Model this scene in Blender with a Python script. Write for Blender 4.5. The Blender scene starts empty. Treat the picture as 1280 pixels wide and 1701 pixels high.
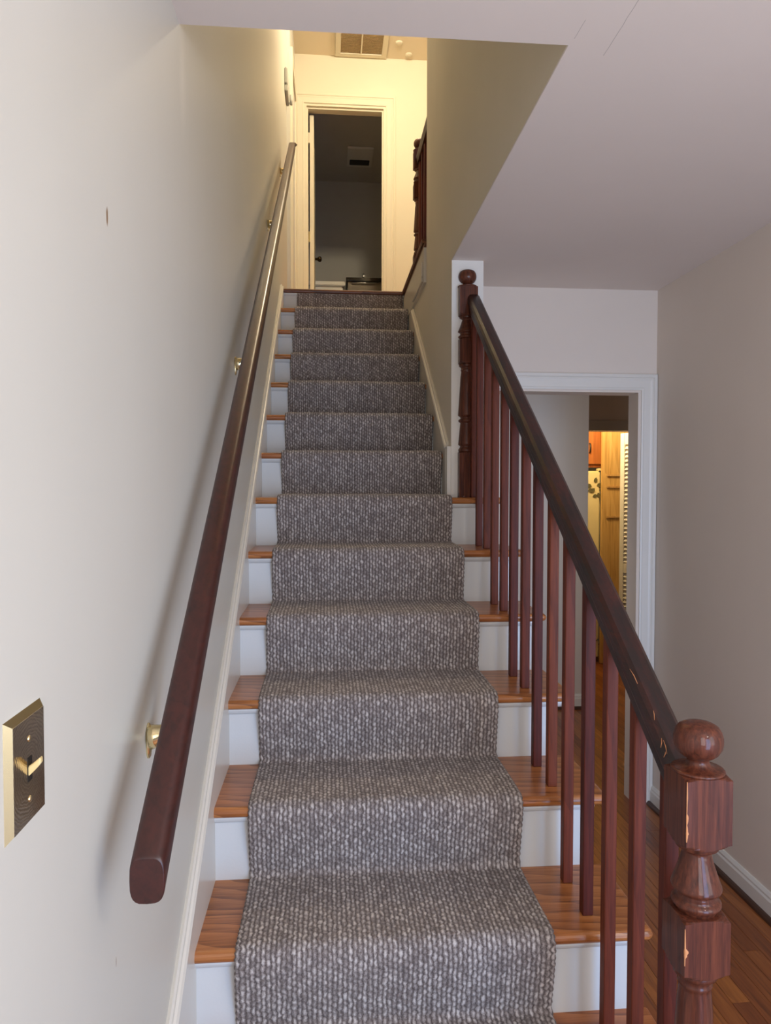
import bpy, bmesh, math, random
import numpy as np
from mathutils import Vector, Matrix

S = bpy.context.scene
C = S.collection
R = math.radians
random.seed(7)

# ------------------------------------------------------------------ camera
CX, CY, CZ = .2815, -1.2182, 1.1686
YAW, PITCH, ROLL, FPX = .0821, -.0308, .0011, 1166.9
cam_d = bpy.data.cameras.new('camera')
cam = bpy.data.objects.new('camera', cam_d); C.objects.link(cam)
_f = Vector((math.sin(YAW)*math.cos(PITCH), math.cos(YAW)*math.cos(PITCH), math.sin(PITCH)))
_r = Vector((math.cos(YAW), -math.sin(YAW), 0)); _u = _r.cross(_f)
_r2 = _r*math.cos(ROLL)+_u*math.sin(ROLL); _u2 = _u*math.cos(ROLL)-_r*math.sin(ROLL)
M = Matrix((_r2, _u2, -_f)).transposed().to_4x4(); M.translation = (CX, CY, CZ)
cam.matrix_world = M
cam_d.sensor_fit = 'VERTICAL'; cam_d.sensor_height = 36.0
cam_d.lens = FPX/1701*36.0
cam_d.clip_start = .01
S.camera = cam

# ------------------------------------------------------------------ world, lights, exposure
w = bpy.data.worlds.new('sky'); S.world = w; w.use_nodes = True
w.node_tree.nodes['Background'].inputs[0].default_value = (.55, .68, 1, 1)
w.node_tree.nodes['Background'].inputs[1].default_value = .6

def area(name, loc, target, sx, sy, power, col, spread=180):
    l = bpy.data.lights.new(name, 'AREA'); l.shape = 'RECTANGLE'; l.size = sx; l.size_y = sy
    l.energy = power; l.color = col; l.spread = R(spread)
    o = bpy.data.objects.new(name, l); C.objects.link(o); o.location = loc
    o.rotation_euler = (Vector(target)-Vector(loc)).to_track_quat('-Z', 'Y').to_euler()
    return o
def point(name, loc, rad, power, col):
    l = bpy.data.lights.new(name, 'POINT'); l.shadow_soft_size = rad; l.energy = power; l.color = col
    o = bpy.data.objects.new(name, l); C.objects.link(o); o.location = loc
    return o
XFILL = 1.85
area('sidelight_daylight', (1.42, -2.035, .62), (1.0, 1.0, .60), .70, 1.8, 25, (.34, .58, 1), 150)
area('entry_window_daylight', (.64, -2.035, 1.17), (.9, .5, 1.1), .64, 1.3, 14, (1, .95, .92))
area('side_fill_light', (XFILL, -1.50, 1.10), (.2, -.9, 1.1), .75, 1.15, 11, (1, .98, .96))  # unseen side light behind the camera, added to light the left wall
point('foyer_fill_light', (1.30, -1.30, 1.60), .08, 12.0, (1, .93, .86))  # added fill hanging free below the ceiling, brightens ceiling and walls
point('upper_hall_lamp', (.80, 3.52, 4.80), .07, 70, (1, .87, .64))
point('kitchen_lamp', (2.35, 4.32, 1.9), .05, 20, (1, .80, .42))
area('back_room_fill', (1.0, 2.6, 1.0), (1.7, 3.4, .8), .5, 1.2, 5, (.95, .95, 1))  # soft fill added for the back room wall, no window behind it
S.view_settings.view_transform = 'Standard'; S.view_settings.look = 'None'
S.view_settings.exposure = 0.08; S.view_settings.gamma = 1; S.view_settings.use_curve_mapping = False

# ------------------------------------------------------------------ materials
def srgb(r, g, b):
    f = lambda c: (c/255/12.92) if c/255 <= .04045 else ((c/255+.055)/1.055)**2.4
    return (f(r), f(g), f(b), 1)
class NT:
    def __init__(s, name, rough=.5, metal=0, spec=.5):
        s.m = bpy.data.materials.new(name); s.m.use_nodes = True; s.t = s.m.node_tree
        s.b = s.t.nodes['Principled BSDF']
        s.b.inputs['Roughness'].default_value = rough; s.b.inputs['Metallic'].default_value = metal
        s.b.inputs['Specular IOR Level'].default_value = spec
    def n(s, typ, ins={}, **props):
        nd = s.t.nodes.new(typ)
        for k, v in props.items(): setattr(nd, k, v)
        for k, v in ins.items():
            sk = nd.inputs[k]
            if isinstance(v, bpy.types.NodeSocket): s.t.links.new(v, sk)
            else: sk.default_value = v
        return nd
    def coords(s, kind='Object', scale=(1, 1, 1), loc=(0, 0, 0), rnd=False):
        tc = s.n('ShaderNodeTexCoord').outputs[kind]
        if rnd:
            oi = s.n('ShaderNodeObjectInfo').outputs['Random']
            ad = s.n('ShaderNodeMath', {0: oi, 1: 37.0}, operation='MULTIPLY').outputs[0]
            cb = s.n('ShaderNodeCombineXYZ', {0: ad, 1: ad, 2: ad}).outputs[0]
            tc = s.n('ShaderNodeVectorMath', {0: tc, 1: cb}, operation='ADD').outputs[0]
        return s.n('ShaderNodeMapping', {0: tc, 'Scale': scale, 'Location': loc}).outputs[0]
    def noise(s, vec, scale=5, detail=4, rough=.5, dist=0):
        return s.n('ShaderNodeTexNoise', {'Vector': vec, 'Scale': scale, 'Detail': detail, 'Roughness': rough, 'Distortion': dist}).outputs[0]
    def ramp(s, fac, stops):
        nd = s.n('ShaderNodeValToRGB', {0: fac}); e = nd.color_ramp.elements
        while len(e) > 1: e.remove(e[-1])
        for i, (p, c) in enumerate(stops):
            el = e[0] if i == 0 else e.new(p); el.position = p; el.color = c
        return nd.outputs[0]
    def mix(s, fac, a, b, typ='MIX'):
        nd = s.n('ShaderNodeMix', {}, data_type='RGBA', blend_type=typ)
        for k, v in ((0, fac), (6, a), (7, b)):
            if isinstance(v, bpy.types.NodeSocket): s.t.links.new(v, nd.inputs[k])
            else: nd.inputs[k].default_value = v
        return nd.outputs[2]
    def math(s, op, a, b=0., c=0.):
        return s.n('ShaderNodeMath', {0: a, 1: b, 2: c}, operation=op).outputs[0]
    def col(s, v):
        if isinstance(v, bpy.types.NodeSocket): s.t.links.new(v, s.b.inputs['Base Color'])
        else: s.b.inputs['Base Color'].default_value = v
    def bump(s, h, strength=.2, dist=.002):
        nd = s.n('ShaderNodeBump', {'Height': h, 'Strength': strength, 'Distance': dist})
        s.t.links.new(nd.outputs[0], s.b.inputs['Normal'])
    def rough(s, v): s.t.links.new(v, s.b.inputs['Roughness'])

def paint(name, c, rough=.55, bump=.08, var=.03, marks=None):
    t = NT(name, rough)
    v = t.coords()
    n = t.noise(v, 2.0, 3)
    a = tuple(x*(1-var) for x in c[:3])+(1,); b = tuple(min(1, x*(1+var)) for x in c[:3])+(1,)
    colr = t.ramp(n, [(.3, a), (.7, b)])
    if marks: colr = marks(t, v, colr)
    t.col(colr); t.bump(t.noise(v, 160, 3), bump, .001)
    return t.m
def spot(t, v, colr, centre, scale, colour, r0=.6, r1=1.0, amt=1.0):
    """a small stain at a place: ellipsoid around centre"""
    sub = t.n('ShaderNodeVectorMath', {0: v, 1: centre}, operation='SUBTRACT').outputs[0]
    mul = t.n('ShaderNodeVectorMath', {0: sub, 1: scale}, operation='MULTIPLY').outputs[0]
    d = t.n('ShaderNodeVectorMath', {0: mul}, operation='LENGTH').outputs['Value']
    nz = t.noise(v, 60, 3); d = t.math('MULTIPLY_ADD', nz, .8, d)
    f = t.n('ShaderNodeMapRange', {'Value': d, 'From Min': r0+.4, 'From Max': r1+.4, 'To Min': amt, 'To Max': 0.}).outputs[0]
    return t.mix(f, colr, colour)
def left_marks(t, v, c):
    c = spot(t, v, c, (-.018, -.219, 1.542), (1, 160, 70), srgb(150, 125, 100))
    c = spot(t, v, c, (-.018, .30, 2.03), (1, 30, 9), srgb(232, 226, 214), .1, 1.3, .5)
    c = spot(t, v, c, (-.018, -.215, .50), (1, 500, 120), srgb(150, 130, 110))
    return c
def ceil_marks(t, v, c):
    # hairline cracks running away from the camera
    sx = t.n('ShaderNodeSeparateXYZ', {0: v})
    wob = t.math('MULTIPLY_ADD', t.noise(v, 9, 2), .012, -.006)
    for (x0, y0, y1, wd) in ((.882, -.6, .30, .0006), (.800, .19, .25, .0005), (1.30, -.5, .1, .0004)):
        d = t.math('ABSOLUTE', t.math('SUBTRACT', t.math('ADD', sx.outputs[0], wob), x0))
        a = t.math('LESS_THAN', d, wd)
        b = t.math('MULTIPLY', t.math('GREATER_THAN', sx.outputs[1], y0), t.math('LESS_THAN', sx.outputs[1], y1))
        c = t.mix(t.math('MULTIPLY', t.math('MULTIPLY', a, b), .55), c, srgb(120, 105, 98))
    return c
m_left = paint('cream_wall_paint', srgb(210, 206, 194), .42, .05, .02, left_marks)
m_wall = paint('wall_paint', srgb(228, 216, 204), .6, .05, .02)
m_wall_grey = paint('back_room_paint', srgb(214, 208, 200), .6, .05, .02)
m_upper = paint('upper_hall_paint', srgb(232, 222, 196), .6, .05, .02)
m_stairwall = paint('stairwell_wall_paint', srgb(218, 210, 194), .6, .05, .03)
m_ceil = paint('ceiling_paint', srgb(232, 219, 209), .7, .05, .02, ceil_marks)
m_ceil2 = paint('upper_ceiling_paint', srgb(236, 222, 196), .7, .05, .02)
m_trim = paint('trim_white_paint', srgb(228, 225, 218), .38, .03, .015)
m_riser = paint('riser_white_paint', srgb(212, 214, 214), .4, .15, .03)
m_skirt = paint('skirt_paint', srgb(216, 210, 198), .25, .03, .02)
m_bath = paint('bathroom_paint', srgb(205, 200, 188), .6, .05, .02)
m_cream = paint('fridge_cream_enamel', srgb(232, 218, 168), .35, .02, .01)
m_blue = paint('kitchen_blue_paint', srgb(150, 168, 180), .6)
m_white = paint('white_china', srgb(235, 232, 222), .2, 0, .005)
m_grey_plastic = paint('grey_plastic', srgb(178, 176, 166), .5, .02)
m_black = paint('black_iron', srgb(25, 22, 20), .4, .02)
m_shoe = paint('shoe_dark_stain', srgb(72, 46, 34), .4, .05, .1)
m_gap = paint('dark_gap', srgb(38, 30, 26), .7, .02)
m_stone = paint('dark_counter_stone', srgb(30, 27, 25), .1, 0)
m_taupe = paint('vanity_taupe', srgb(120, 108, 90), .5, .02)

def wood(name, dark, mid, light, axis, rough=.3, gscale=1, bump=.15, coat=0, seam=None, wear=None, rnd=True, ringamt=.45, vvar=.30, spec=.5, crough=.15):
    """axis = direction the grain runs"""
    t = NT(name, rough, 0, spec)
    st = {'X': (1.2, 26, 26), 'Y': (26, 1.2, 26), 'Z': (26, 26, 1.2)}[axis]
    st = tuple(a*gscale for a in st)
    v = t.coords('Object', st, rnd=rnd)
    lo = t.coords('Object', {'X': (.9, 6, 6), 'Y': (6, .9, 6), 'Z': (6, 6, .9)}[axis], rnd=rnd)
    ring = t.n('ShaderNodeTexWave', {'Vector': lo, 'Scale': 2.2*gscale, 'Distortion': 9.0, 'Detail': 2.0, 'Detail Scale': .7},
               bands_direction='DIAGONAL', wave_profile='SAW').outputs[1]
    fine = t.noise(v, 4.5, 6, .65, .4)
    f = t.mix(ringamt, fine, ring)
    c = t.ramp(f, [(.22, dark), (.48, mid), (.78, light)])
    oi = t.n('ShaderNodeObjectInfo').outputs['Random']
    hv = t.n('ShaderNodeHueSaturation', {'Color': c, 'Value': t.math('MULTIPLY_ADD', oi, vvar if seam is None else .12, 1-vvar/2 if seam is None else .94), 'Hue': t.math('MULTIPLY_ADD', oi, .012, .494)})
    c = hv.outputs[0]
    if wear: c = wear(t, c)
    if seam:   # glue line between the two boards of a tread
        sp = t.n('ShaderNodeSeparateXYZ', {0: t.coords('Object')})
        dd = t.math('ABSOLUTE', t.math('SUBTRACT', sp.outputs[1], .125))
        c = t.mix(t.math('MULTIPLY', t.math('LESS_THAN', dd, .0007), .6), c, srgb(70, 40, 20))
    t.col(c); t.bump(fine, bump, .0006)
    if coat:
        t.b.inputs['Coat Weight'].default_value = coat; t.b.inputs['Coat Roughness'].default_value = crough
    return t.m
m_oak = wood('oak_tread', srgb(100, 54, 27), srgb(162, 98, 52), srgb(192, 126, 74), 'X', .32, 1.3, .15, .15, seam=1, ringamt=.3)
m_oak_dark = wood('landing_nosing_wood', srgb(70, 36, 22), srgb(104, 60, 38), srgb(130, 80, 50), 'X', .4, 1)
m_floor = wood('floor_plank_wood', srgb(92, 46, 18), srgb(142, 80, 36), srgb(168, 102, 48), 'Y', .3, .9, .1, .2, ringamt=.15, vvar=.6)
m_pine_or = wood('orange_pine', srgb(110, 58, 26), srgb(160, 92, 46), srgb(178, 108, 56), 'Z', .4, .5, ringamt=.15)
m_pine = wood('pale_pine', srgb(140, 100, 52), srgb(196, 154, 94), srgb(210, 176, 120), 'Z', .4, .5, ringamt=.1)
def worn(t, c):
    v = t.coords('Object')
    n = t.noise(v, 26, 5, .7)
    f = t.ramp(n, [(.70, (0, 0, 0, 1)), (.76, (1, 1, 1, 1))])
    return t.mix(t.math('MULTIPLY', f, .25), c, srgb(190, 110, 60))
m_mah = wood('mahogany_newel', srgb(34, 13, 8), srgb(80, 38, 24), srgb(112, 58, 37), 'Z', .6, 1.3, .08, .45, wear=worn, ringamt=.05, spec=.2, crough=.09)
m_bal = wood('mahogany_baluster', srgb(56, 20, 11), srgb(92, 38, 22), srgb(116, 51, 30), 'Z', .55, 1.0, .15, 0, ringamt=.12, spec=.3, vvar=.65)
def railwear(t, c):
    v = t.coords('Object', (26, 5, 5))
    f = t.ramp(t.noise(v, 1.6, 5, .6), [(.40, (0, 0, 0, 1)), (.62, (1, 1, 1, 1))])
    c = t.mix(t.math('MULTIPLY', f, .8), c, srgb(20, 14, 13))
    return c
m_rail = wood('mahogany_rail', srgb(30, 12, 10), srgb(56, 23, 17), srgb(80, 36, 25), 'Y', .4, 1.2, .1, .15, wear=railwear, ringamt=.1)
m_rail2 = wood('mahogany_wall_rail', srgb(36, 14, 11), srgb(60, 26, 20), srgb(74, 33, 25), 'Y', .38, .8, .06, .12, ringamt=.1)

def metal(name, c, rough):
    t = NT(name, rough, 1); t.col(c); return t.m
m_brass = metal('polished_brass', srgb(246, 230, 182), .2)
m_chrome = metal('chrome', srgb(220, 220, 220), .1)
def brassplate():
    t = NT('engraved_brass', .12, 1)
    v = t.coords('Object')
    wv = t.n('ShaderNodeTexWave', {'Vector': v, 'Scale': 90., 'Distortion': 7., 'Detail': 2.}, wave_type='RINGS', rings_direction='X').outputs[1]
    t.col(t.ramp(wv, [(.2, srgb(192, 176, 150)), (.8, srgb(216, 200, 170))]))
    t.bump(wv, .10, .0004); return t.m
m_brass_plate = brassplate()
t_ = NT('ivory_toggle', .35); t_.col(srgb(226, 200, 140)); m_ivory = t_.m
t_ = NT('chipped_wood', .7); t_.col(srgb(205, 140, 92)); m_chip = t_.m
t_ = NT('filter_mesh', .9)
v_ = t_.coords('Object', (60, 260, 60)); t_.col(t_.ramp(t_.noise(v_, 2, 4, .7), [(.3, srgb(150, 128, 92)), (.7, srgb(205, 180, 138))])); m_filter = t_.m
t_ = NT('leaf_green', .6); t_.col(srgb(96, 92, 60)); m_leaf = t_.m
t_ = NT('dark_wood_foot', .5); t_.col(srgb(80, 62, 40)); m_foot = t_.m

def carpet_mat():
    t = NT('loop_pile_carpet', 1.0, 0, .05)
    uv = t.n('ShaderNodeUVMap', uv_map='UVMap').outputs[0]
    s = t.n('ShaderNodeSeparateXYZ', {0: uv})
    ob = t.coords('Object')
    wx = t.noise(ob, 70, 2, .6); wy = t.noise(t.coords('Object', (1, 1, 1), (3, 5, 7)), 60, 2, .6)
    u = t.math('ADD', s.outputs[0], t.math('MULTIPLY_ADD', wx, 1.1, -.55)); vv = t.math('ADD', s.outputs[1], t.math('MULTIPLY_ADD', wy, 1.2, -.6))
    # u in columns, v in loops; columns are staggered by 0.37 of a loop
    col = t.math('FLOOR', u)
    st = t.math('ADD', vv, t.math('MULTIPLY', col, .37))
    du = t.math('ABSOLUTE', t.math('SUBTRACT', t.math('FRACT', u), .5))
    dv = t.math('ABSOLUTE', t.math('SUBTRACT', t.math('FRACT', st), .5))
    d = t.math('SQRT', t.math('ADD', t.math('POWER', t.math('MULTIPLY', du, 2.3), 2.), t.math('POWER', t.math('MULTIPLY', dv, 1.55), 2.)))
    cell = t.n('ShaderNodeCombineXYZ', {0: col, 1: t.math('FLOOR', st), 2: 0.}).outputs[0]
    wn = t.n('ShaderNodeTexWhiteNoise', {'Vector': cell}, noise_dimensions='3D').outputs[0]
    nz = t.noise(ob, 420, 4, .75)
    big = t.noise(ob, 5, 3, .6)
    loop = t.n('ShaderNodeMapRange', {'Value': d, 'From Min': .1, 'From Max': 1.15, 'To Min': 1., 'To Max': 0.}).outputs[0]
    f = t.math('MULTIPLY', loop, t.math('MULTIPLY_ADD', wn, .75, .45))
    f = t.math('ADD', f, t.math('MULTIPLY_ADD', nz, 1.3, -.58))
    f = t.math('ADD', f, t.math('MULTIPLY_ADD', big, .14, -.07))
    c = t.ramp(f, [(.0, srgb(86, 76, 73)), (.35, srgb(134, 124, 120)), (.8, srgb(182, 173, 168)), (1., srgb(204, 196, 190))])
    t.col(c)
    t.bump(t.math('ADD', loop, t.math('MULTIPLY', nz, .8)), .6, .002)
    t.b.inputs['Sheen Weight'].default_value = .15
    return t.m
m_carpet = carpet_mat()

# ------------------------------------------------------------------ mesh helpers
class MB:
    def __init__(s): s.v = []; s.f = []; s.sm = []
    def add(s, vs, fs, smooth=False):
        o = len(s.v); s.v += [tuple(p) for p in vs]
        for f in fs: s.f.append(tuple(i+o for i in f)); s.sm.append(smooth)
        return s
    def box(s, x0, x1, y0, y1, z0, z1):
        vs = [(x, y, z) for z in (z0, z1) for y in (y0, y1) for x in (x0, x1)]
        return s.add(vs, [(0, 2, 3, 1), (4, 5, 7, 6), (0, 1, 5, 4), (2, 6, 7, 3), (0, 4, 6, 2), (1, 3, 7, 5)])
    def prism(s, poly, axis, a, b, smooth=False):
        """poly: 2D points in the plane normal to axis ('X': (y,z), 'Y': (x,z), 'Z': (x,y))"""
        n = len(poly)
        def P(p, t): return {'X': (t, p[0], p[1]), 'Y': (p[0], t, p[1]), 'Z': (p[0], p[1], t)}[axis]
        vs = [P(p, a) for p in poly]+[P(p, b) for p in poly]
        s.add(vs, [(i, (i+1) % n, (i+1) % n+n, i+n) for i in range(n)], smooth)
        return s.add(vs, [tuple(range(n))[::-1], tuple(range(n, 2*n))])
    def loft(s, rings, smooth=True, caps=True):
        n = len(rings[0]); vs = [p for r in rings for p in r]; fs = []
        for k in range(len(rings)-1):
            for i in range(n): fs.append((k*n+i, k*n+(i+1) % n, (k+1)*n+(i+1) % n, (k+1)*n+i))
        s.add(vs, fs, smooth)
        if caps: s.add(list(rings[0])+list(rings[-1]), [tuple(range(n))[::-1], tuple(range(n, 2*n))])
        return s
    def lathe(s, prof, x, y, n=28, axis='Z'):
        """prof: (r, z) list"""
        rings = []
        for r, z in prof:
            r = max(r, .0004)
            rings.append([(x+r*math.cos(2*math.pi*i/n), y+r*math.sin(2*math.pi*i/n), z) for i in range(n)])
        return s.loft(rings)
    def tube(s, pts, rad, n=12):
        pts = [Vector(p) for p in pts]; rings = []
        for i, p in enumerate(pts):
            d = (pts[min(i+1, len(pts)-1)]-pts[max(i-1, 0)]).normalized()
            a = d.orthogonal().normalized() if i == 0 else (a-d*a.dot(d)).normalized()
            b = d.cross(a); r = rad[i] if isinstance(rad, (list, tuple)) else rad
            rings.append([p+(a*math.cos(2*math.pi*k/n)+b*math.sin(2*math.pi*k/n))*r for k in range(n)])
        return s.loft(rings)
    def build(s, name, mat, parent=None, origin=None, bevel=0, seg=2, kind=None, mats=None):
        base = Vector(parent['_w']) if parent is not None else Vector((0, 0, 0))
        org = Vector(origin) if origin is not None else base
        me = bpy.data.meshes.new(name)
        me.from_pydata([tuple(Vector(p)-org) for p in s.v], [], s.f)
        me.polygons.foreach_set('use_smooth', s.sm)
        me.materials.append(mat)
        bm = bmesh.new(); bm.from_mesh(me); bmesh.ops.remove_doubles(bm, verts=bm.verts, dist=1e-6)
        bmesh.ops.recalc_face_normals(bm, faces=bm.faces)
        if bevel:
            es = [e for e in bm.edges if len(e.link_faces) == 2 and e.calc_face_angle(0) > R(40)]
            bmesh.ops.bevel(bm, geom=es, offset=bevel, segments=seg, affect='EDGES', clamp_overlap=True)
        bm.to_mesh(me); bm.free()
        o = bpy.data.objects.new(name, me); C.objects.link(o)
        if parent is not None: o.parent = parent; 
        o.location = org-base
        o['_w'] = list(org)
        if kind: o['kind'] = kind
        return o
def empty(name, loc, label=None, cat=None, group=None, kind=None):
    o = bpy.data.objects.new(name, None); C.objects.link(o); o.location = loc; o['_w'] = list(loc)
    o.empty_display_size = .1
    tag(o, label, cat, group, kind); return o
def tag(o, label=None, cat=None, group=None, kind=None):
    for k, v in (('label', label), ('category', cat), ('group', group), ('kind', kind)):
        if v: o[k] = v
    return o
def struct(name, mb, mat, bevel=0): return mb.build(name, mat, kind='structure', bevel=bevel)

# ------------------------------------------------------------------ dimensions
RISE, RUN, NOSE, TH = .19, .2608, .0222, .026
ZF = -.345                      # hall floor
ZC, ZU, ZC2 = 2.117, 2.47, 4.93  # hall ceiling, landing floor, upper ceiling
XL, XR, XR2, XW = -.018, .7922, .9237, 1.8428
YB, YS, YQ, YO, YF, YD = 2.028, 1.678, 2.426, .272, -2.05, 5.0
XE = 1.005
YLAND = 13*RUN
zs = lambda k: k*RISE

# ------------------------------------------------------------------ room shell
struct('wall_left', MB().box(-.14, XL, YF, 4.15, ZF-.05, ZC2+.1), m_left)
struct('wall_left_upper', MB().box(-.14, .004, 4.15, YD, ZU, ZC2), m_left)
mb = MB().box(XW, XW+.12, YF, -1.9, ZF, ZC).box(XW, XW+.12, -1.1, YB+.10, ZF, ZC).box(XW, XW+.12, -1.9, -1.1, ZF, .50).box(XW, XW+.12, -1.9, -1.1, 1.70, ZC)  # gap left in the unseen part, added to hold the side fill
wr = struct('wall_right', mb, m_wall)
mb = MB()
mb.box(XR2, XW, YB, YB+.10, 1.645, ZC); mb.box(1.766, XW, YB, YB+.10, ZF, 1.645)
struct('wall_back', mb, m_wall)
# stair wall: full thickness under the hall ceiling, and above it up to the wall end
struct('wall_stair', MB().box(XR, XR2, YS, YQ, ZF, ZC+.0015).box(XR, XR2, YQ, YD, ZF, 2.395), m_stairwall)
struct('wall_stairwell', MB().box(XR, XR2, YO, YQ, ZC+.0015, ZC2), m_stairwall)
struct('trim_1', MB().box(XR+.0005, XR2+.001, YS-.004, YS+.0, 1.14, ZC), m_trim)
mb = MB(); mb.box(XL, XR+.0015, YF, YO, ZC, 2.40); mb.box(XR+.0015, XW+.12, YF, YB+.1, ZC, 2.40)
struct('ceiling', mb, m_ceil)
struct('wall_stairwell_front', MB().box(XL, XR, YO-.10, YO, 2.40, ZC2), m_upper)
# upper hall
mb = MB()
mb.box(-.018, .083, YD, YD+.12, ZU, 4.515); mb.box(.792, 2.6, YD, YD+.12, ZU, 4.515); mb.box(-.018, 2.6, YD, YD+.12, 4.515, ZC2)
struct('wall_upper_back', mb, m_upper)
struct('wall_upper_right', MB().box(2.6, 2.7, YO, YD, ZU, ZC2), m_upper)
struct('ceiling_upper', MB().box(-.14, 2.7, YO-.1, YD+.12, ZC2, ZC2+.1), m_ceil2)
struct('floor_upper', MB().box(-.018, 2.7, YLAND+.05, YD+.12, ZU-.07, ZU-.001), m_floor)
struct('floor_upper_hall', MB().box(XR2, 2.7, YO, YLAND+.02, 2.40, ZU-.001), m_floor)
# bathroom beyond the upper door
BY = 7.3
mb = MB(); mb.box(-.3, 1.35, BY, BY+.1, ZU, 4.85); mb.box(-.35, -.25, YD+.12, BY, ZU, 4.85); mb.box(1.25, 1.35, YD+.12, BY, ZU, 4.85)
struct('wall_bathroom', mb, m_bath)
struct('ceiling_bathroom', MB().box(-.35, 1.35, YD+.12, BY+.1, 4.85, 4.95), m_bath)
struct('floor_bathroom', MB().box(-.35, 1.35, YD+.12, BY+.1, ZU-.07, ZU), m_bath)
# entry wall behind the camera
mb = MB()
mb.box(-.14, .30, YF-.1, YF, ZF, ZC); mb.box(1.80, XW+.12, YF-.1, YF, ZF, ZC); mb.box(.30, 1.80, YF-.1, YF, 1.85, ZC)
mb.box(.30, .98, YF-.1, YF, ZF, .5)
mb.box(.98, 1.04, YF-.1, YF, ZF, 1.85)
struct('wall_front', mb, m_wall)
# back room, opening to the kitchen
struct('wall_back_room', MB().box(XR2, 2.072, 3.5, 3.62, ZF, ZC), m_wall_grey)
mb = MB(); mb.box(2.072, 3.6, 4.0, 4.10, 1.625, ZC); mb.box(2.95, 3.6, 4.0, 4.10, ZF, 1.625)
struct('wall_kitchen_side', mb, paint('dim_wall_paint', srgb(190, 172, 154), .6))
struct('wall_back_room_return', MB().box(2.0, 2.072, 3.62, 5.6, ZF, ZC), m_wall_grey)
mb = MB(); mb.box(1.9, 3.6, YB+.1, YB+.2, ZF, ZC); struct('wall_back_room_front', mb, m_wall_grey)
struct('wall_back_room_right', MB().box(3.6, 3.7, YB+.1, 5.6, ZF, ZC), m_wall_grey)
struct('wall_kitchen', MB().box(2.072, 3.6, 5.5, 5.6, ZF, ZC), m_blue)
struct('ceiling_back_room', MB().box(XR2, 3.7, YB+.1, 5.6, ZC, ZC+.1), m_ceil)

# floor and its planks
fl = struct('floor', MB().box(-.14, 3.7, YF-.1, 5.6, ZF-.10, ZF-.012), m_gap)
PW = .0572; cache = {}
def plank(x, y0, y1):
    L = round(y1-y0, 3)
    key = L
    if key not in cache:
        o = MB().box(-PW/2+.0004, PW/2-.0004, 0, L-.0008, -.012, 0).build('plank', m_floor, fl, origin=(0, 0, 0), bevel=.0007, seg=1)
        cache[key] = o; o.location = (x, y0, ZF); return
    o = cache[key].copy(); C.objects.link(o); o.location = (x, y0, ZF)
lens = [.55, .72, .9, 1.15, 1.4]
nc = int((3.6-.93)/PW)
for c in range(nc):
    x = XW-PW/2-.002-PW*(14-c) if False else .955+PW*(c+.5)
    y = -1.9
    if x >= XW-.02: y = YB+.2
    yend = 5.45 if x > 2.10 else 3.5
    first = True
    while y < yend-.05:
        L = random.choice(lens)*(.4+.6*random.random() if first else 1); first = False; y1 = min(y+L, yend)
        if y1 > yend-.3: y1 = yend
        plank(x, y, round(y1, 3)); y = y1
mb = MB().box(-.018, .955, YF, -.40, ZF-.012, ZF); mb.box(.955, XW, YF, -1.9, ZF-.012, ZF)
mb.build('entry_boards', m_floor, fl)

# baseboards and shoes
def baseprof(h, t): return [(0, 0), (t, 0), (t, h*.72), (t*.75, h*.80), (t*.75, h*.88), (t*.35, h), (0, h)]
pr = baseprof(.092, .016)
b = MB().prism([(XW-a, ZF+z) for a, z in pr], 'Y', YF, YB-.004)
bb = struct('baseboard_right', b, m_trim)
MB().prism([(XW-.016-a, ZF+z) for a, z in [(0, 0), (.016, 0), (.014, .009), (.008, .016), (0, .019)]], 'Y', YF, YB-.006).build('shoe_moulding', m_shoe, bb)
b = MB().prism([(3.5-a, ZF+z) for a, z in baseprof(.1, .016)], 'X', XR2, 2.072)
bb = struct('baseboard_back_room', b, m_trim)
MB().prism([(3.484-a, ZF+z) for a, z in [(0, 0), (.016, 0), (.014, .009), (.008, .016), (0, .019)]], 'X', XR2, 2.072).build('shoe_moulding', m_shoe, bb)

# ------------------------------------------------------------------ doorway casings
def cas_prof(w, t):   # (across from inner edge, proud)
    return [(0, 0), (0, t*.62), (w*.10, t*.72), (w*.16, t*.60), (w*.55, t*.66), (w*.66, t*.80), (w*.74, t*.74), (w*.80, t), (w*.97, t), (w, t*.8), (w, 0)]
def casing_pieces(x0, x1, z0, z1, yw, w, t, left=True, right=True, xend=None):
    """casing around opening x0..x1, up to z1, on the wall face y=yw facing -y"""
    out = []
    pf = cas_prof(w, t)
    def strip(path):
        rings = []
        for (x, z, ox, oz) in path: rings.append([(x+ox*a, yw-p, z+oz*a) for a, p in pf])
        return MB().loft(rings, smooth=False)
    if left: out.append(strip([(x0, z0, -1, 0), (x0, z1, -1, 1)]))
    hl = (x0, z1, -1 if left else 0, 1); hr = (x1, z1, 1 if right else 0, 1)
    out.append(strip([hl, hr]))
    if right: out.append(strip([(x1, z1, 1, 1), (x1, z0, 1, 0)]))
    return out
cs = casing_pieces(XR2+.0, 1.766, ZF, 1.645, YB, .0755, .018, left=False)
hd = struct('trim_2', cs[0], m_trim)
cs[1].build('door_casing', m_trim, hd)
# jamb lining of the hall doorway
mb = MB(); mb.box(1.752, 1.7668, YB-.004, YB+.104, ZF, 1.6335); mb.box(XR2, 1.7668, YB-.004, YB+.104, 1.6335, 1.6458)
struct('door_1', mb, m_wall)
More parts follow.
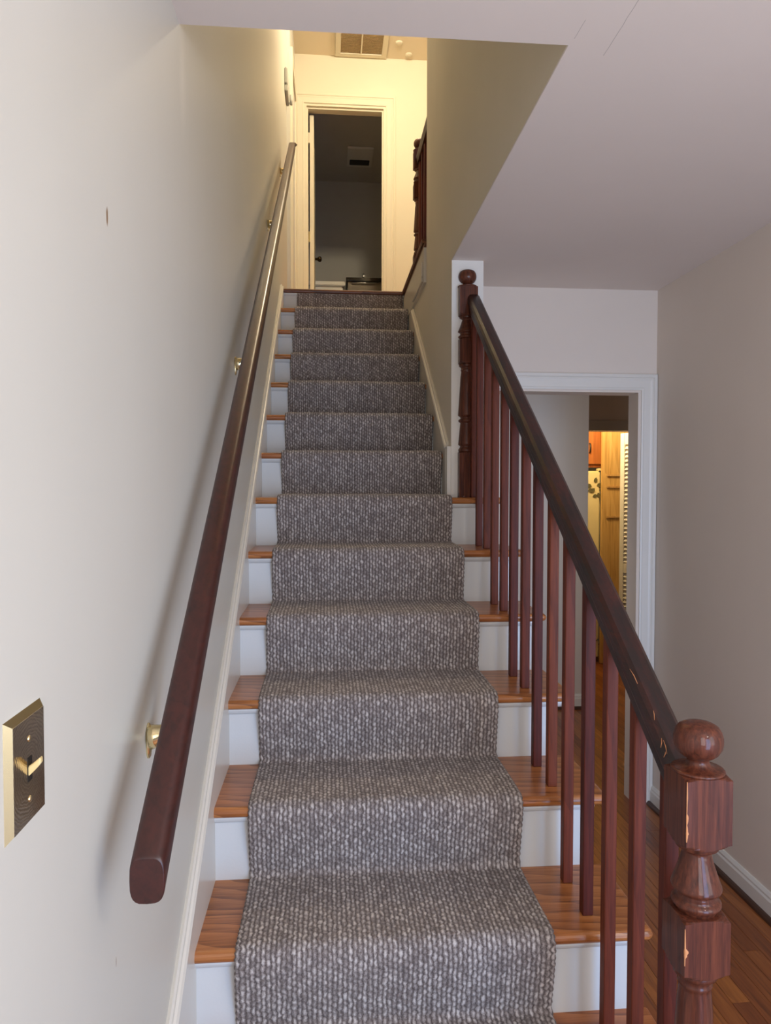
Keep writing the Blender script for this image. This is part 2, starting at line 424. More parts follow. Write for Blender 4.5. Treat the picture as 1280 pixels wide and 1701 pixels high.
# bathroom doorway
cs = casing_pieces(.083, .792, ZU, 4.515, YD, .082, .02)
hd = struct('trim_3', cs[1], m_upper); cs[0].build('door_casing', m_upper, hd); cs[2].build('door_casing', m_upper, hd)
mb = MB(); mb.box(.0825, .105, YD-.003, YD+.125, ZU, 4.495); mb.box(.772, .7925, YD-.003, YD+.125, ZU, 4.495); mb.box(.0825, .7925, YD-.003, YD+.125, 4.495, 4.5155)
mb.box(.105, .117, YD+.02, YD+.06, ZU, 4.48); mb.box(.76, .772, YD+.02, YD+.06, ZU, 4.48); mb.box(.105, .772, YD+.02, YD+.06, 4.48, 4.495)
d2 = struct('door_2', mb, m_upper)
slab = MB().box(.128, .164, YD+.10, YD+.78, ZU+.01, 4.47).build('door_slab', m_upper, d2, bevel=.002)
for z in (2.75, 3.36, 4.22):
    MB().box(.106, .130, YD+.085, YD+.103, z, z+.09).build('hinge', m_brass if z < 3.5 else m_upper, d2)
kn = MB(); 
for r0 in [[(.164, .012), (.185, .012), (.190, .020), (.205, .027), (.220, .024), (.227, .010)]]:
    rings = [[(x, YD+.70+r*math.cos(2*math.pi*i/16), 3.41+r*math.sin(2*math.pi*i/16)) for i in range(16)] for x, r in r0]
    kn.loft(rings)
kn.build('door_knob', metal('dark_bronze', srgb(70, 58, 40), .3), d2)
# door on the upper left wall, seen edge on
mb = MB(); XD = .004
mb.box(XD, XD+.018, 4.22, 4.29, ZU, 4.44); mb.box(XD, XD+.018, 4.84, 4.91, ZU, 4.44); mb.box(XD, XD+.018, 4.22, 4.91, 4.44, 4.51)
d3 = struct('door_3', mb, m_upper)
mb = MB().box(XD, XD+.006, 4.29, 4.84, ZU+.01, 4.44).build('door_slab', m_trim, d3)
MB().tube([(XD+.006, 4.36, 3.86), (XD+.03, 4.36, 3.86), (XD+.035, 4.36, 3.85), (XD+.03, 4.36, 3.835)], [.006, .006, .012, .004], 10).build('latch_knob', m_foot, d3)

# ------------------------------------------------------------------ staircase
st = empty('staircase', (0, -2*RUN, ZF), 'straight flight of oak treads and white painted risers climbing to the landing', 'staircase')
def tread(k):
    y0, z = k*RUN, zs(k); y1 = y0+RUN+NOSE
    xe = XE if k <= 6 else XR-.010
    if k == 6:
        # the last open tread: its right end passes in front of the wall end
        pass
    x0 = -.001
    r = TH/2; mb = MB()
    def slab(xb, yb, rnd):
        """layers stacked in z; front (and open right end) edges half round, corner rounded in plan"""
        rings = []; n = 9; rc = .012
        for i in range(n):
            a = -math.pi/2+math.pi*i/(n-1); d = (1-math.cos(a))*r*.95; zz = z-r+math.sin(a)*r
            ring = [(x0, yb, zz), (x0, y0+d, zz)]
            if rnd:
                for j in range(5):
                    q = math.pi/2*j/4; ring.append((xb-d-rc+rc*math.sin(q), y0+d+rc-rc*math.cos(q), zz))
                ring.append((xb-d, yb, zz))
            else: ring += [(xb, y0+d, zz), (xb, yb, zz)]
            rings.append(ring)
        mb.loft(rings, smooth=False)
    if k == 6:
        slab(xe, YS-.006, True)
        mb.box(x0, XR-.010, YS-.0059, y1, z-TH, z)
    else:
        slab(xe, y1, k <= 5)
    return mb.build('tread', m_oak, st, origin=(0, y0, z))
for k in range(-1, 13): tread(k)
XRE = .958
for k in range(-1, 14):
    yb = k*RUN+NOSE
    zlo = zs(k-1) if k > -1 else ZF
    zhi = zs(k)-TH
    xe = XRE if k <= 6 else XR-.010
    rp = MB().box(0, xe, yb, yb+.018, zlo-.0, zhi).build('riser', m_riser, st)
    # small cove under the nosing
    cv = [(yb, zhi), (yb-.013, zhi), (yb-.013, zhi-.004), (yb-.010, zhi-.010), (yb-.004, zhi-.016), (yb, zhi-.017)]
    MB().prism(cv, 'X', .0, xe+(.012 if k <= 5 else 0)).build('cove_moulding', m_riser, rp)
# landing nosing
mb = MB(); y0 = YLAND
mb.prism([(y0+.10, ZU-TH), (y0+.008, ZU-TH), (y0+.002, ZU-TH+.006), (y0, ZU-.013), (y0+.002, ZU-.005), (y0+.008, ZU), (y0+.10, ZU)], 'X', XL, XR)
mb.build('landing_nosing', m_oak_dark, st)
# outer string on the hall side
poly = [(-1*RUN+NOSE+.018, ZF)]
for k in range(-1, 6):
    poly += [(k*RUN+NOSE+.018, zs(k)-TH), ((k+1)*RUN+NOSE+.018, zs(k)-TH)]
poly += [(6*RUN+NOSE+.018, zs(6)-TH), (YS-.005, zs(6)-TH), (YS-.005, ZF)]
MB().prism(poly, 'X', XRE-.016, XRE).build('outer_string', m_trim, st)
# wall skirt boards
def skirt(name, xa, xb, y0, y1, top, yend=None):
    n = 24; ps = []
    ys = [y0+(y1-y0)*i/n for i in range(n+1)]
    poly = [(y, top(y)) for y in ys]+[(y1, top(y1)-.36), (y0, top(y0)-.36)]
    return MB().prism(poly, 'X', xa, xb)
topL = lambda y: .100+.700*y
sk = skirt('skirt', XL, 0, -.9, YLAND+.02, topL).build('skirt_board', m_skirt, st)
def cap(x_in, sgn, y0, y1, top, mat, par):
    """bead moulding along the top of a skirt, two small steps"""
    m = .70; ang = math.atan(m); nx, nz = -math.sin(ang), math.cos(ang)
    prof = [(0, -.002), (0, .020), (.006, .022), (.010, .018), (.011, .010), (.016, .008), (.020, .002), (.019, -.006), (.014, -.010), (0, -.012)]
    rings = []
    for y in (y0, y1):
        rings.append([(x_in+sgn*a, y+nx*h, top(y)+nz*h) for a, h in prof])
    MB().loft(rings, smooth=False).build('cap_moulding', mat, par)
cap(XL, 1, -.9, YLAND, topL, m_skirt, sk)
topR = lambda y: min(.098+.722*y, 2.30)
sr = skirt('skirt', XR-.010, XR, YS+.055, YLAND, topR).build('skirt_board', m_skirt, st)
cap(XR, -1, YS+.06, 2.95, topR, m_skirt, sr)
MB().box(XR-.016, XR+.0, YS-.001, YS+.055, zs(6), 1.352).build('skirt_end_block', m_trim, st, bevel=.001)
# fascia under the upper floor edge
fa = MB().box(XR-.014, XR, YQ, YLAND+.002, 2.245, 2.425).build('fascia_board', m_skirt, st)
mb = MB().box(XR-.022, XR-.0145, YQ+.03, 2.86, 2.258, 2.282); mb.box(XR-.022, XR-.0145, YQ+.03, YQ+.055, 2.2825, 2.36)
mb.build('panel_moulding', m_skirt, fa, bevel=.002)

# ------------------------------------------------------------------ stair runner
def runner():
    t = .011; pts = []
    y = -1*RUN+NOSE-t
    pts.append((y, ZF+.002))
    for k in range(-1, 13):
        yn, z = k*RUN, zs(k)
        # up the riser to below the nosing, slightly slanting outwards
        pts.append((yn-t, z-.040))
        for a in range(0, 91, 15):
            rr = .030
            pts.append((yn-t+rr-rr*math.cos(R(a)), z+t-rr+rr*math.sin(R(a))))
        sag = .0
        yb = (k+1)*RUN+NOSE-t
        pts.append((yb-.016, z+t))
        for a in (20, 45, 70):
            pts.append((yb-.016+.016*math.sin(R(a)), z+t+.016*(1-math.cos(R(a)))))
        pts.append((yb, z+t+.016))
    pts.append((13*RUN+.004, ZU-TH-.002))
    P = np.array(pts); seg = np.r_[0, np.cumsum(np.hypot(*np.diff(P, axis=0).T))]
    ds = .0042; L = seg[-1]; n = int(L/ds)
    s = np.linspace(0, L, n+1)
    Y = np.interp(s, seg, P[:, 0]); Z = np.interp(s, seg, P[:, 1])
    ty, tz = np.gradient(Y), np.gradient(Z); ln = np.hypot(ty, tz); ny, nz_ = -tz/ln, ty/ln
    xa, xb = .085, .777
    m = int((xb-xa)/.0040); X = np.linspace(xa, xb, m+1)
    cu, lv = .0108, .0165
    U = (X-xa)/cu; V = s/lv
    UU, VV = np.meshgrid(U, V)
    col = np.floor(UU); stg = VV+col*.37
    du = np.abs(UU-col-.5); dv = np.abs(stg-np.floor(stg)-.5)
    d = np.sqrt((2*du)**2+(1.7*dv)**2)
    h = np.clip((1.15-d)/1.0, 0, 1)*.0022
    rng = np.random.RandomState(3)
    h += (rng.rand(*h.shape)-.5)*.0012
    # slow undulation and edge wobble
    SS = s[:, None]*np.ones_like(X)[None]
    h += .0012*np.sin(SS*9+np.sin(X*5)[None]*2)
    XX = X[None]*np.ones_like(s)[:, None]
    edge = np.minimum(XX-xa, xb-XX)
    h -= .006*np.clip(1-edge/.006, 0, 1)**2
    wob = .0022*np.sin(s*2*math.pi/lv)+.0018*np.sin(s*11)
    XX = XX+np.where((XX-xa) < .02, wob[:, None]*.6, 0)+np.where((xb-XX) < .02, -wob[:, None]*.6, 0)
    VX = XX; VY = Y[:, None]+ny[:, None]*h; VZ = Z[:, None]+nz_[:, None]*h
    # side hems: two extra columns folded down onto the wood
    def hem(j, dx): return np.stack([VX[:, j]+dx, Y-ny*t*.9, Z-nz_*t*.9], -1)
    G = np.concatenate([hem(0, -.0008)[:, None], np.stack([VX, VY, VZ], -1), hem(-1, .0008)[:, None]], 1)
    UVu = np.concatenate([U[:1]-.5, U, U[-1:]+.5])
    nr, ncn = G.shape[:2]
    idx = np.arange(nr*ncn).reshape(nr, ncn)
    F = np.stack([idx[:-1, :-1], idx[:-1, 1:], idx[1:, 1:], idx[1:, :-1]], -1).reshape(-1, 4)
    org = np.array([.43, -.30, ZF])
    me = bpy.data.meshes.new('stair_runner')
    me.vertices.add(nr*ncn); me.vertices.foreach_set('co', (G-org).reshape(-1).astype(np.float32))
    me.loops.add(F.size); me.loops.foreach_set('vertex_index', F.reshape(-1).astype(np.int32))
    me.polygons.add(len(F)); me.polygons.foreach_set('loop_start', np.arange(0, F.size, 4, dtype=np.int32))
    me.polygons.foreach_set('loop_total', np.full(len(F), 4, dtype=np.int32))
    me.polygons.foreach_set('use_smooth', np.ones(len(F), dtype=bool))
    me.update(calc_edges=True)
    uvl = me.uv_layers.new(name='UVMap')
    gu, gv = np.meshgrid(UVu, V); uv = np.stack([gu, gv], -1).reshape(-1, 2)[F.reshape(-1)]
    uvl.data.foreach_set('uv', uv.reshape(-1).astype(np.float32))
    me.materials.append(m_carpet)
    o = bpy.data.objects.new('stair_runner', me); C.objects.link(o); o.location = tuple(org)
    tag(o, 'grey-brown loop pile carpet runner running down the middle of the stairs', 'carpet runner')
runner()

# ------------------------------------------------------------------ balustrade
def newel(par, cx, cy, zz, s, name='newel_post', half=False, yface=None, sc=1.0, mat=None):
    """zz: dict of heights. square blocks with turned parts between."""
    mat = mat or m_mah
    mb = MB(); h = s/2
    def block(z0, z1):
        c = .0  # square block whose turned shoulders round the corners off
        n = 32; rings = []
        def sq(r, z, rc):
            out = []
            for i in range(n):
                a = 2*math.pi*i/n; ca, sa = math.cos(a), math.sin(a)
                q = 1/max(abs(ca), abs(sa)); rr = min(h*q, rc)
                out.append((cx+rr*ca*(r), cy+rr*sa*(r), z))
            return out
        D = h*1.4143
        for z, rc in ((z0, h*1.02), (z0+.0025, h*1.16), (z0+.0055, h*1.30), (z0+.0075, D), (z1-.0045, D), (z1-.0025, h*1.28), (z1-.001, h*1.14), (z1, h*1.02)):
            rings.append(sq(1, z, rc))
        # sharp box corners need points on the corners
        mb2 = []
        m = MB()
        m.loft(rings, smooth=False); mb.v, o = mb.v+m.v, len(mb.v)
        mb.f += [tuple(i+o for i in f) for f in m.f]; mb.sm += m.sm
    b1t, b1b, b2t, b2b, ring, b3t, base, top = [zz[k] for k in ('b1t', 'b1b', 'b2t', 'b2b', 'ring', 'b3t', 'base', 'top')]
    block(b1b, b1t); block(b2b, b2t)
    # ball
    H = top-b1t; k = s/.074
    ball = [(.0, top), (.012, top-.0008), (.022, top-.003), (.030, top-.0075), (.0345, top-.0145), (.0370, top-.0235), (.0374, top-.031), (.0356, top-.040), (.0305, top-.049), (.024, top-.0545), (.0185, top-.057), (.0165, top-.060), (.0165, b1t+.0145), (.0195, b1t+.010), (.026, b1t+.0065), (.034, b1t+.0045), (.0390, b1t+.004), (.0405, b1t+.002), (.039, b1t-.001), (.030, b1t-.003)]
    mb.lathe([(r*k, z) for r, z in ball], cx, cy, 40)
    q = b1b-b2t    # first turned section
    sec = [(.030, 1.03), (.034, .98), (.031, .955), (.0325, .93), (.027, .905), (.0215, .87), (.0205, .84), (.0225, .81), (.023, .79), (.0255, .70), (.031, .54), (.0375, .38), (.0385, .345), (.0375, .315), (.030, .28), (.0285, .24), (.0305, .21), (.029, .19), (.034, .17), (.0375, .135), (.0375, .10), (.034, .06), (.031, .02), (.030, -.03)]
    mb.lathe([(r*k, b2t+q*f) for r, f in sec], cx, cy, 40)
    # long tapered shaft, rings, vase
    L = b2b-ring
    sec = [(.030, b2b+.003), (.034, b2b-.002), (.033, b2b-.006), (.0335, b2b-.009), (.026, b2b-.014), (.0245, b2b-.020), (.0255, b2b-.023), (.0265, b2b-.026), (.0245, b2b-.029), (.0245, b2b-.034), (.027, b2b-L*.25), (.030, b2b-L*.5), (.034, b2b-L*.8), (.0365, ring+.006), (.0365, ring), (.028, ring-.006), (.026, ring-.012), (.035, ring-.018), (.035, ring-.024), (.027, ring-.030),
           (.0275, ring-.036), (.030, ring-.06), (.035, b3t+.038), (.0355, b3t+.032), (.028, b3t+.026), (.029, b3t+.020), (.035, b3t+.012), (.034, b3t+.004), (.030, b3t-.004)]
    mb.lathe([(r*k, z) for r, z in sec], cx, cy, 40)
    block(base+.0001, b3t)
    mb.box(cx-h*.98, cx+h*.98, cy-h*.98, cy+h*.98, base, base+.03)
    if yface is not None:     # half newel standing against the wall: cut at the wall
        mb.v = [(x, min(y, yface), z) for x, y, z in mb.v]
    return mb.build(name, mat, par, origin=(cx, cy, base))
bal = empty('stair_balustrade', (.877, -.159, ZF+.155), 'dark mahogany handrail and square balusters between two turned newel posts', 'balustrade')
nx, ny = .867, -.159
nw = newel(bal, nx, ny, dict(top=.803, b1t=.725, b1b=.612, b2t=.502, b2b=.408, ring=.16, b3t=.04, base=-.19), .074)
# pale chips along the near edge of the front newel
for z0, z1, wd in ((.655, .672, .003), (.628, .655, .0022), (.636, .646, .0035), (.434, .492, .0014), (.446, .462, .006), (.672, .722, .0010)):
    n = 7; vs = []; 
    for i in range(n):
        z = z0+(z1-z0)*i/(n-1); a = wd*(.55+.45*random.random())*math.sin(math.pi*(i+.4)/(n-.2))
        vs += [(nx-.0366-.0008, ny-.0366+a*.35, z), (nx-.0370, ny-.0370-.0008, z), (nx-.0366+a, ny-.0374, z)]
    fs = []
    for i in range(n-1):
        for j in range(2): fs.append((3*i+j, 3*i+j+1, 3*i+j+4, 3*i+j+3))
    MB().add(vs, fs, True).build('worn_edge', m_chip, nw)['label'] = 'pale worn chip on the post edge'
hn = newel(bal, .857, 1.635+.0365, dict(top=2.077, b1t=2.006, b1b=1.885, b2t=1.79, b2b=1.69, ring=1.478, b3t=1.326, base=zs(6)), .074, yface=YS-.0045)
# handrail
RX, RT, RM = .877, .789, .7223
railp = [(-.0202, -.071), (.0202, -.071), (.0205, -.050), (.0235, -.044), (.0262, -.034), (.0262, -.020), (.023, -.009), (.015, -.002), (0, 0), (-.015, -.002), (-.023, -.009), (-.0262, -.020), (-.0262, -.034), (-.0235, -.044), (-.0205, -.050)]
def rail(y0, y1, name, par, mat, X=RX, zt=RT, m=RM, prof=railp, n=1):
    rings = []
    for i in range(n+1):
        y = y0+(y1-y0)*i/n
        rings.append([(X+a, y, zt+m*y+b) for a, b in prof])
    mb = MB().loft(rings, smooth=False)
    o = mb.build(name, mat, par, origin=(X, y0, zt+m*y0))
    return o
hr = rail(ny+.036, 1.638, 'handrail', bal, m_rail)
for (y, dx, r0) in ((.03, .002, .9), (.035, -.004, 1.2), (-.02, .004, .5), (-.03, -.002, .8), (-.075, -.012, .6), (-.085, -.006, .9), (-.09, -.014, .3)):
    # scratches near the newel
    zt = RT+RM*y
    p0 = Vector((RX-.018+dx, y, zt-.0045)); q0 = p0+Vector((.008*math.sin(r0*3), .022*r0, .022*r0*RM+.002))
    mb = MB(); e = .0007
    mb.tube([p0, (p0+q0)/2+Vector((.001, 0, .0005)), q0], [e*.5, e, e*.5], 5)
    mb.build('scratch', m_chip, hr)['label'] = 'pale scratch in the varnish'
# balusters
b0 = None
bs = .0248
for k in range(-1, 7):
    for off in (.0768, .2119):
        y = k*RUN+off; z = zs(k)
        if k == -1 and off < .1: continue
        if k == 6:
            if off > .1: continue
            y = 1.616
        ztop = RT+RM*(y-bs/2)-.069
        h = bs/2
        mb = MB().box(RX-h, RX+h, y-h, y+h, z, ztop)
        o = mb.build('baluster', m_bal, bal, origin=(RX, y, z), bevel=.0016, seg=1)

# upstairs balustrade
ub = empty('landing_balustrade', (.88, 3.42, ZU), 'dark upstairs guard rail with turned newel post beside the top landing', 'balustrade')
newel(ub, .884, 3.43, dict(top=3.47, b1t=3.395, b1b=3.275, b2t=3.18, b2b=3.08, ring=2.87, b3t=2.72, base=ZU), .074)
rail(2.43, 3.393, 'handrail', ub, m_rail, X=.884, zt=3.36, m=0)
for i in range(8):
    y = 2.50+i*.122
    MB().box(.884-h, .884+h, y-h, y+h, ZU-.0, 3.292).build('baluster', m_bal, ub, origin=(.884, y, ZU), bevel=.0016, seg=1)
mb = MB().prism([(XR2+.02, ZU-.022), (XR-.020, ZU-.022), (XR-.026, ZU-.012), (XR-.024, ZU-.003), (XR-.016, ZU), (XR2+.02, ZU)], 'Y', YQ, YLAND+.11)
mb.prism([(XR, ZU-.022), (XR-.012, ZU-.022), (XR-.009, ZU-.036), (XR, ZU-.042)], 'Y', YQ, YLAND+.05)
mb.build('floor_edge_cap', m_oak_dark, ub)

# ------------------------------------------------------------------ wall handrail
wh = empty('wall_handrail', (.0, .0, .9), 'long dark varnished handrail on brass brackets along the left wall', 'handrail')
WX, WM, WZ = .054, .7203, .676+.327*.7203
ovp = []
for i in range(24):
    a = 2*math.pi*i/24; ca, sa = math.cos(a), math.sin(a)
    ovp.append((.0222*math.copysign(abs(ca)**.55, ca), .0310*math.copysign(abs(sa)**.62, sa)))
rings = []
for y, k in ((-.327, .93), (-.3255, .985), (-.323, 1), (.6, 1), (1.6, 1), (2.6, 1), (3.45, 1), (3.4525, .95)):
    rings.append([(WX+a*k, y, WZ+WM*y+b*k) for a, b in ovp])
r_ = MB().loft(rings, smooth=True).build('rail', m_rail2, wh, origin=(WX, -.327, .676))
def bracket(y):
    zc = WZ+WM*y; zu = zc-.031; zp = zu-.108
    mb = MB()
    # oval wall plate
    n = 20; rs = []
    for x, k in ((XL, 1), (XL+.003, 1), (XL+.005, .86), (XL+.006, .5)):
        rs.append([(x, y+.0125*k*math.cos(2*math.pi*i/n), zp+.030*k*math.sin(2*math.pi*i/n)) for i in range(n)])
    mb.loft(rs)
    # flared arm sweeping out and up to the saddle
    A, B, D = Vector((XL+.004, y, zp+.006)), Vector((WX-.005, y, zp+.012)), Vector((WX, y, zu-.001))
    pts = []; rad = []
    for i in range(13):
        t = i/12; pts.append(A*(1-t)**2+B*2*t*(1-t)+D*t*t); rad.append(max(.0058, .021*(1-t*1.35)))
    mb.tube(pts, rad, 14)
    o = mb.build('bracket', m_brass, wh, origin=(XL, y, zp))
    zz = zu
    pl = MB()
    vs = [(WX+a, y+b, zz+WM*b-.0005-c) for c in (0, .003) for a, b in ((-.012, -.022), (.012, -.022), (.012, .022), (-.012, .022))]
    pl.add(vs, [(0, 1, 2, 3), (4, 5, 6, 7), (0, 1, 5, 4), (1, 2, 6, 5), (2, 3, 7, 6), (3, 0, 4, 7)])
    pl.build('saddle', m_brass, o)
for y in (-.03, 1.11, 2.40, 3.36): bracket(y)

# ------------------------------------------------------------------ light switch
sw = empty('light_switch', (XL, -.507, .895), 'engraved brass light switch plate with ivory toggle on the left wall', 'light switch')
y0, y1, z0, z1 = -.549, -.465, .836, .952
d = .0065; tck = .006
vs = [(XL, y0, z0), (XL, y1, z0), (XL, y1, z1), (XL, y0, z1), (XL+tck, y0+d, z0+d), (XL+tck, y1-d, z0+d), (XL+tck, y1-d, z1-d), (XL+tck, y0+d, z1-d)]
MB().add(vs, [(0, 1, 5, 4), (1, 2, 6, 5), (2, 3, 7, 6), (3, 0, 4, 7), (3, 2, 1, 0)]).build('bevelled_rim', m_brass, sw)
xf = XL+tck
MB().box(xf-.001, xf+.0004, y0+d, y1-d, z0+d, z1-d).build('plate', m_brass_plate, sw)
yc = (y0+y1)/2; zc = (z0+z1)/2
MB().box(xf, xf+.0008, yc-.005, yc+.005, zc-.012, zc+.012).build('toggle_slot', m_black, sw)
mb = MB()
def tg(x, z, wy, wz): return [(x, yc-wy, z-wz), (x, yc+wy, z-wz), (x, yc+wy, z+wz), (x, yc-wy, z+wz)]
mb.loft([tg(xf, zc-.002, .0040, .0050), tg(xf+.005, zc+.002, .0038, .0042), tg(xf+.0105, zc+.0075, .0036, .0036), tg(xf+.012, zc+.009, .0028, .0026)], smooth=False)
mb.build('toggle', m_ivory, sw, bevel=.0008)
for dz in (.030, -.030):
    rs = [[(x, yc+.0036*k*math.cos(2*math.pi*i/14), zc+dz+.0036*k*math.sin(2*math.pi*i/14)) for i in range(14)] for x, k in ((xf, 1), (xf+.0012, .85), (xf+.0018, .3))]
    MB().loft(rs).build('screw', m_brass, sw)

# ------------------------------------------------------------------ upstairs fittings
vt = empty('return_air_grille', (.565, 4.72, ZC2), 'large return air grille in the upstairs ceiling with a divided brown filter', 'air vent')
gx0, gx1, gy0, gy1 = .352, .795, 4.36, 4.985
mb = MB(); fr = .045
for a, b, c_, e in ((gx0, gx1, gy0, gy0+fr), (gx0, gx1, gy1-fr, gy1), (gx0, gx0+fr, gy0+fr, gy1-fr), (gx1-fr, gx1, gy0+fr, gy1-fr)):
    mb.box(a, b, c_, e, ZC2-.014, ZC2)
mb.build('frame', m_upper, vt, bevel=.002, seg=1)
MB().box(gx0+fr, gx1-fr, gy0+fr, gy1-fr, ZC2-.003, ZC2-.001).build('filter', m_filter, vt)
MB().box((gx0+gx1)/2-.006, (gx0+gx1)/2+.006, gy0+fr, gy1-fr, ZC2-.013, ZC2-.003).build('centre_bar', m_upper, vt)
mb = MB()
y = gy0+fr+.01
while y < gy1-fr:
    mb.box(gx0+fr, gx1-fr, y, y+.0025, ZC2-.008, ZC2-.003); y += .017
mb.build('louvre_blades', m_filter, vt)['kind'] = 'stuff'
for (x, y, lab) in ((.885, 4.775, 'round white ceiling disc nearer the return air grille'), (.985, 4.93, 'round white ceiling disc close to the back wall top')):
    o = MB().lathe([(.032, ZC2), (.032, ZC2-.004), (.026, ZC2-.010), (.0, ZC2-.012)], x, y, 20).build('ceiling_disc', m_upper, origin=(x, y, ZC2))
    tag(o, lab, 'ceiling disc', 'small discs on the upstairs ceiling')
ch = empty('door_chime', (XL, 3.97, 4.10), 'grey door chime box high on the wall at the stair top', 'door chime')
MB().box(XL, XL+.020, 3.86, 4.09, 4.035, 4.15).build('cover', m_grey_plastic, ch, bevel=.006)
MB().box(XL, XL+.022, 3.87, 4.08, 3.99, 4.033).build('lower_lip', m_grey_plastic, ch, bevel=.004)
mb = MB().tube([(XL+.036, 4.075, 4.07), (XL+.036, 4.075, 4.0)], .010, 14); mb.box(XL+.005, XL+.03, 4.07, 4.08, 4.01, 4.02)
mb.build('chime_tube', m_grey_plastic, ch)
# bathroom things
fn = empty('exhaust_fan', (.63, 6.62, 4.85), 'square exhaust fan cover on the dark bathroom ceiling', 'fan')
mb = MB().box(.50, .78, 6.42, 6.86, 4.828, 4.85); mb.build('cover', m_white, fn, bevel=.006)
MB().box(.53, .75, 6.68, 6.80, 4.822, 4.829).build('outlet_slot', m_black, fn, bevel=.004)
to = empty('toilet', (.28, 6.1, ZU), 'white toilet tank just showing above the landing edge', 'toilet')
MB().box(.04, .46, 5.98, 6.18, 3.24, 3.285).build('tank_lid', m_white, to, bevel=.008)
MB().box(.06, .44, 6.0, 6.17, 2.85, 3.239).build('tank', m_white, to, bevel=.012)
mb = MB(); rs = []
for z, k, dy in ((ZU, .55, .05), (ZU+.10, .5, .04), (ZU+.25, .8, .01), (ZU+.38, 1, 0), (ZU+.40, 1, 0)):
    rs.append([(.25+.18*k*math.cos(2*math.pi*i/24), 5.78+dy+.23*k*math.sin(2*math.pi*i/24), z) for i in range(24)])
mb.loft(rs); mb.box(.14, .36, 5.9, 6.1, ZU, 2.86); mb.build('bowl', m_white, to)
rs = [[(.25+.185*math.cos(2*math.pi*i/24), 5.78+.235*math.sin(2*math.pi*i/24), z) for i in range(24)] for z in (ZU+.401, ZU+.425)]
MB().loft(rs).build('seat_cover', m_white, to)
va = empty('vanity', (.85, 6.2, ZU), 'low bathroom vanity with glossy dark countertop seen over the landing', 'vanity')
MB().box(.47, 1.249, 6.0, 6.50, 3.30, 3.335).build('countertop', m_stone, va, bevel=.004)
MB().box(.49, 1.249, 6.03, 6.50, ZU, 3.2995).build('cabinet', m_taupe, va, bevel=.002)
MB().tube([(.66, 6.30, 3.335), (.66, 6.30, 3.42), (.66, 6.24, 3.44), (.66, 6.16, 3.40)], .012, 12).build('tap', m_chrome, va)
MB().tube([(.53, 6.01, 3.285), (.80, 6.01, 3.285)], .006, 10).build('towel_bar', m_chrome, va)

# ------------------------------------------------------------------ kitchen things
fg = empty('refrigerator', (2.40, 4.76, ZF), 'cream refrigerator with a leafy magnet seen through the far doorway', 'refrigerator')
MB().box(2.10, 2.655, 4.80, 5.40, ZF+.045, 1.335).build('body', m_cream, fg, bevel=.008)
MB().box(2.10, 2.655, 4.745, 4.798, ZF+.20, 1.34).build('door', m_cream, fg, bevel=.012)
MB().box(2.10, 2.655, 4.755, 4.798, ZF+.05, ZF+.192).build('lower_panel', m_cream, fg, bevel=.004)
MB().box(2.12, 2.64, 4.80, 5.38, ZF, ZF+.044).build('plinth', m_gap, fg)
MB().box(2.635, 2.665, 4.755, 4.80, 1.341, 1.362).build('hinge_cap', m_cream, fg, bevel=.003)
mb = MB()
mg = empty('leaf_magnet', (2.60, 4.742, 1.19), 'sprig of dark leaves stuck to the cream refrigerator door', 'magnet')
random.seed(11)
for i, (x, z, L, a) in enumerate([(2.605, 1.235, .05, 80), (2.575, 1.205, .06, 170), (2.62, 1.21, .05, 20), (2.60, 1.19, .055, 230), (2.63, 1.15, .05, 290), (2.64, 1.17, .04, 10), (2.625, 1.13, .045, 200), (2.585, 1.18, .05, 200)]):
    ca, sa = math.cos(R(a)), math.sin(R(a)); vs = []
    for u, v in ((0, 0), (.3, .32), (.65, .3), (1, 0), (.65, -.3), (.3, -.32)):
        vs.append((x+L*(u*ca-v*sa), 4.7425-.004*(1-abs(u-.5)), z+L*(u*sa+v*ca)))
    vs2 = [(a_, b_+.002, c_) for a_, b_, c_ in vs]
    MB().loft([vs, vs2], smooth=False).build('leaf', m_leaf, mg)
cb = empty('wall_cabinet', (2.42, 4.9, 1.385), 'orange knotty pine wall cabinet above the refrigerator', 'cabinet')
MB().box(2.10, 2.70, 4.80, 5.20, 1.40, 2.10).build('body', m_pine_or, cb)
MB().box(2.40, 2.698, 4.778, 4.799, 1.40, 2.09).build('door', m_pine_or, cb, bevel=.003)
MB().box(2.10, 2.396, 4.778, 4.799, 1.40, 2.09).build('door', m_pine_or, cb, bevel=.003)
MB().tube([(2.566, 4.778, 1.50), (2.566, 4.762, 1.505), (2.566, 4.758, 1.54), (2.566, 4.762, 1.575), (2.566, 4.778, 1.58)], .007, 8).build('handle', m_black, cb)
MB().box(2.10, 2.70, 4.80, 4.83, 1.372, 1.3995).build('bottom_rail', m_pine_or, cb)
pn = empty('pine_door', (2.78, 4.70, ZF), 'tall pale pine panelled door between refrigerator and louvred door', 'door')
MB().box(2.652, 2.95, 4.70, 4.735, ZF+.005, 2.0).build('door_slab', m_pine, pn, bevel=.002)
for z in (1.29, 1.19, .93): MB().box(2.69, 2.81, 4.688, 4.6998, z, z+.018).build('batten', m_pine, pn, bevel=.003)
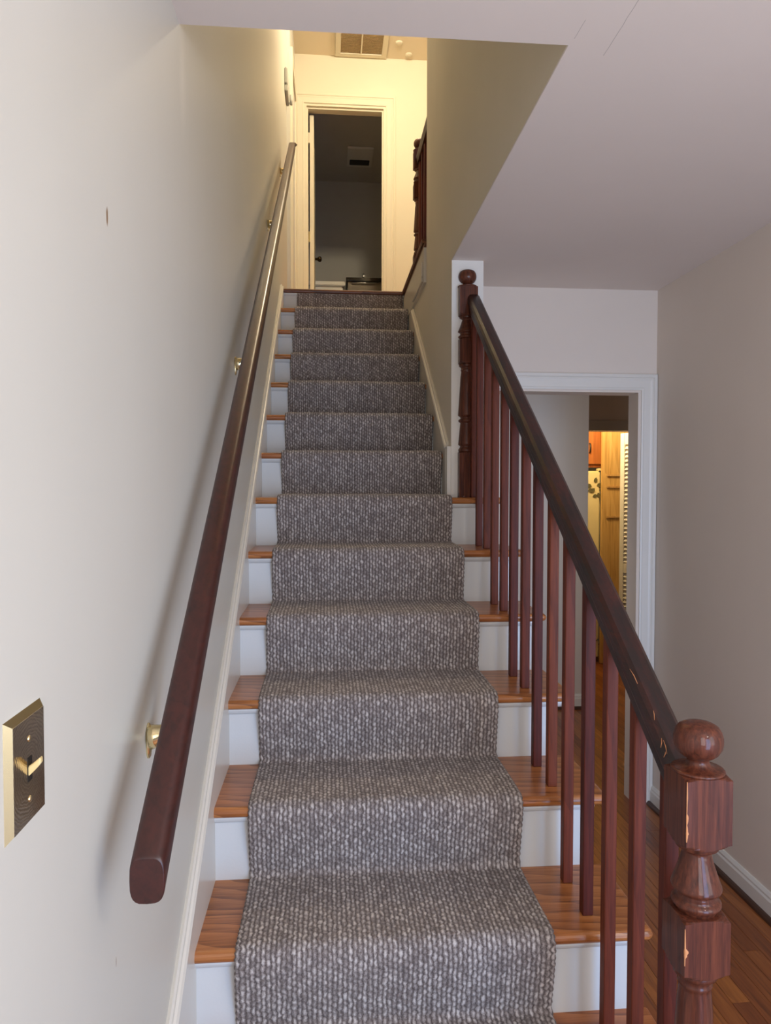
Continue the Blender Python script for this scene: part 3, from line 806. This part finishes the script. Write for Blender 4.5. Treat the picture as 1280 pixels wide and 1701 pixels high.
# louvred door
lv = empty('louvred_door', (2.558, 4.15, ZF), 'white louvred folding door standing open at the kitchen doorway', 'door')
lx0, lx1, ly = 2.558, 2.80, 4.15
hd_ = .03
MB().box(lx0, lx0+.045, ly, ly+hd_, ZF+.01, 1.64).build('stile', m_trim, lv, bevel=.002)
MB().box(lx1-.045, lx1, ly, ly+hd_, ZF+.01, 1.64).build('stile', m_trim, lv, bevel=.002)
for z0, z1 in ((1.545, 1.64), (.49, .57), (ZF+.01, ZF+.13)):
    MB().box(lx0+.0455, lx1-.0455, ly, ly+hd_, z0, z1).build('rail', m_trim, lv, bevel=.002)
sl0 = None
def slats(za, zb):
    global sl0
    n = int((zb-za)/.0335); 
    for i in range(n):
        z = za+(i+.5)*(zb-za)/n
        if sl0 is None:
            vs = [(0, 0, -.012), (0, .004, -.016), (0, .028, .016), (0, .024, .019)]
            vs = [(x+dx, y, zz) for dx in (0, lx1-lx0-.092) for x, y, zz in vs]
            sl0 = MB().add(vs, [(0, 1, 2, 3), (4, 5, 6, 7), (0, 1, 5, 4), (1, 2, 6, 5), (2, 3, 7, 6), (3, 0, 4, 7)]).build('slat', m_trim, lv, origin=(0, 0, 0))
            o = sl0
        else: o = sl0.copy(); C.objects.link(o)
        o.location = Vector((lx0+.046, ly+.001, z))-Vector(lv['_w'])
slats(.575, 1.54); slats(ZF+.135, .485)
lv.location = (2.69, 4.42, ZF); lv.rotation_euler = (0, 0, R(-67))
# small turned foot by the refrigerator
ft = MB().lathe([(.010, -.10), (.022, -.11), (.030, -.13), (.022, -.145), (.016, -.16), (.018, -.20), (.03, -.215), (.034, -.228), (.02, -.24), (.018, -.30), (.022, ZF)], 2.66, 4.55, 20)
ft.lathe([(.022, .30), (.024, -.09), (.010, -.10)], 2.66, 4.55, 20)
tag(ft.build('table_leg', m_foot, origin=(2.66, 4.55, ZF)), 'dark turned wooden leg standing in front of the refrigerator', 'table leg')

# header casing of the kitchen opening
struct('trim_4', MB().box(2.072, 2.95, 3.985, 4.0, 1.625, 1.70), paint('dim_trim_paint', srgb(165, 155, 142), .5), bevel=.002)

for o in bpy.data.objects:
    if '_w' in o: del o['_w']
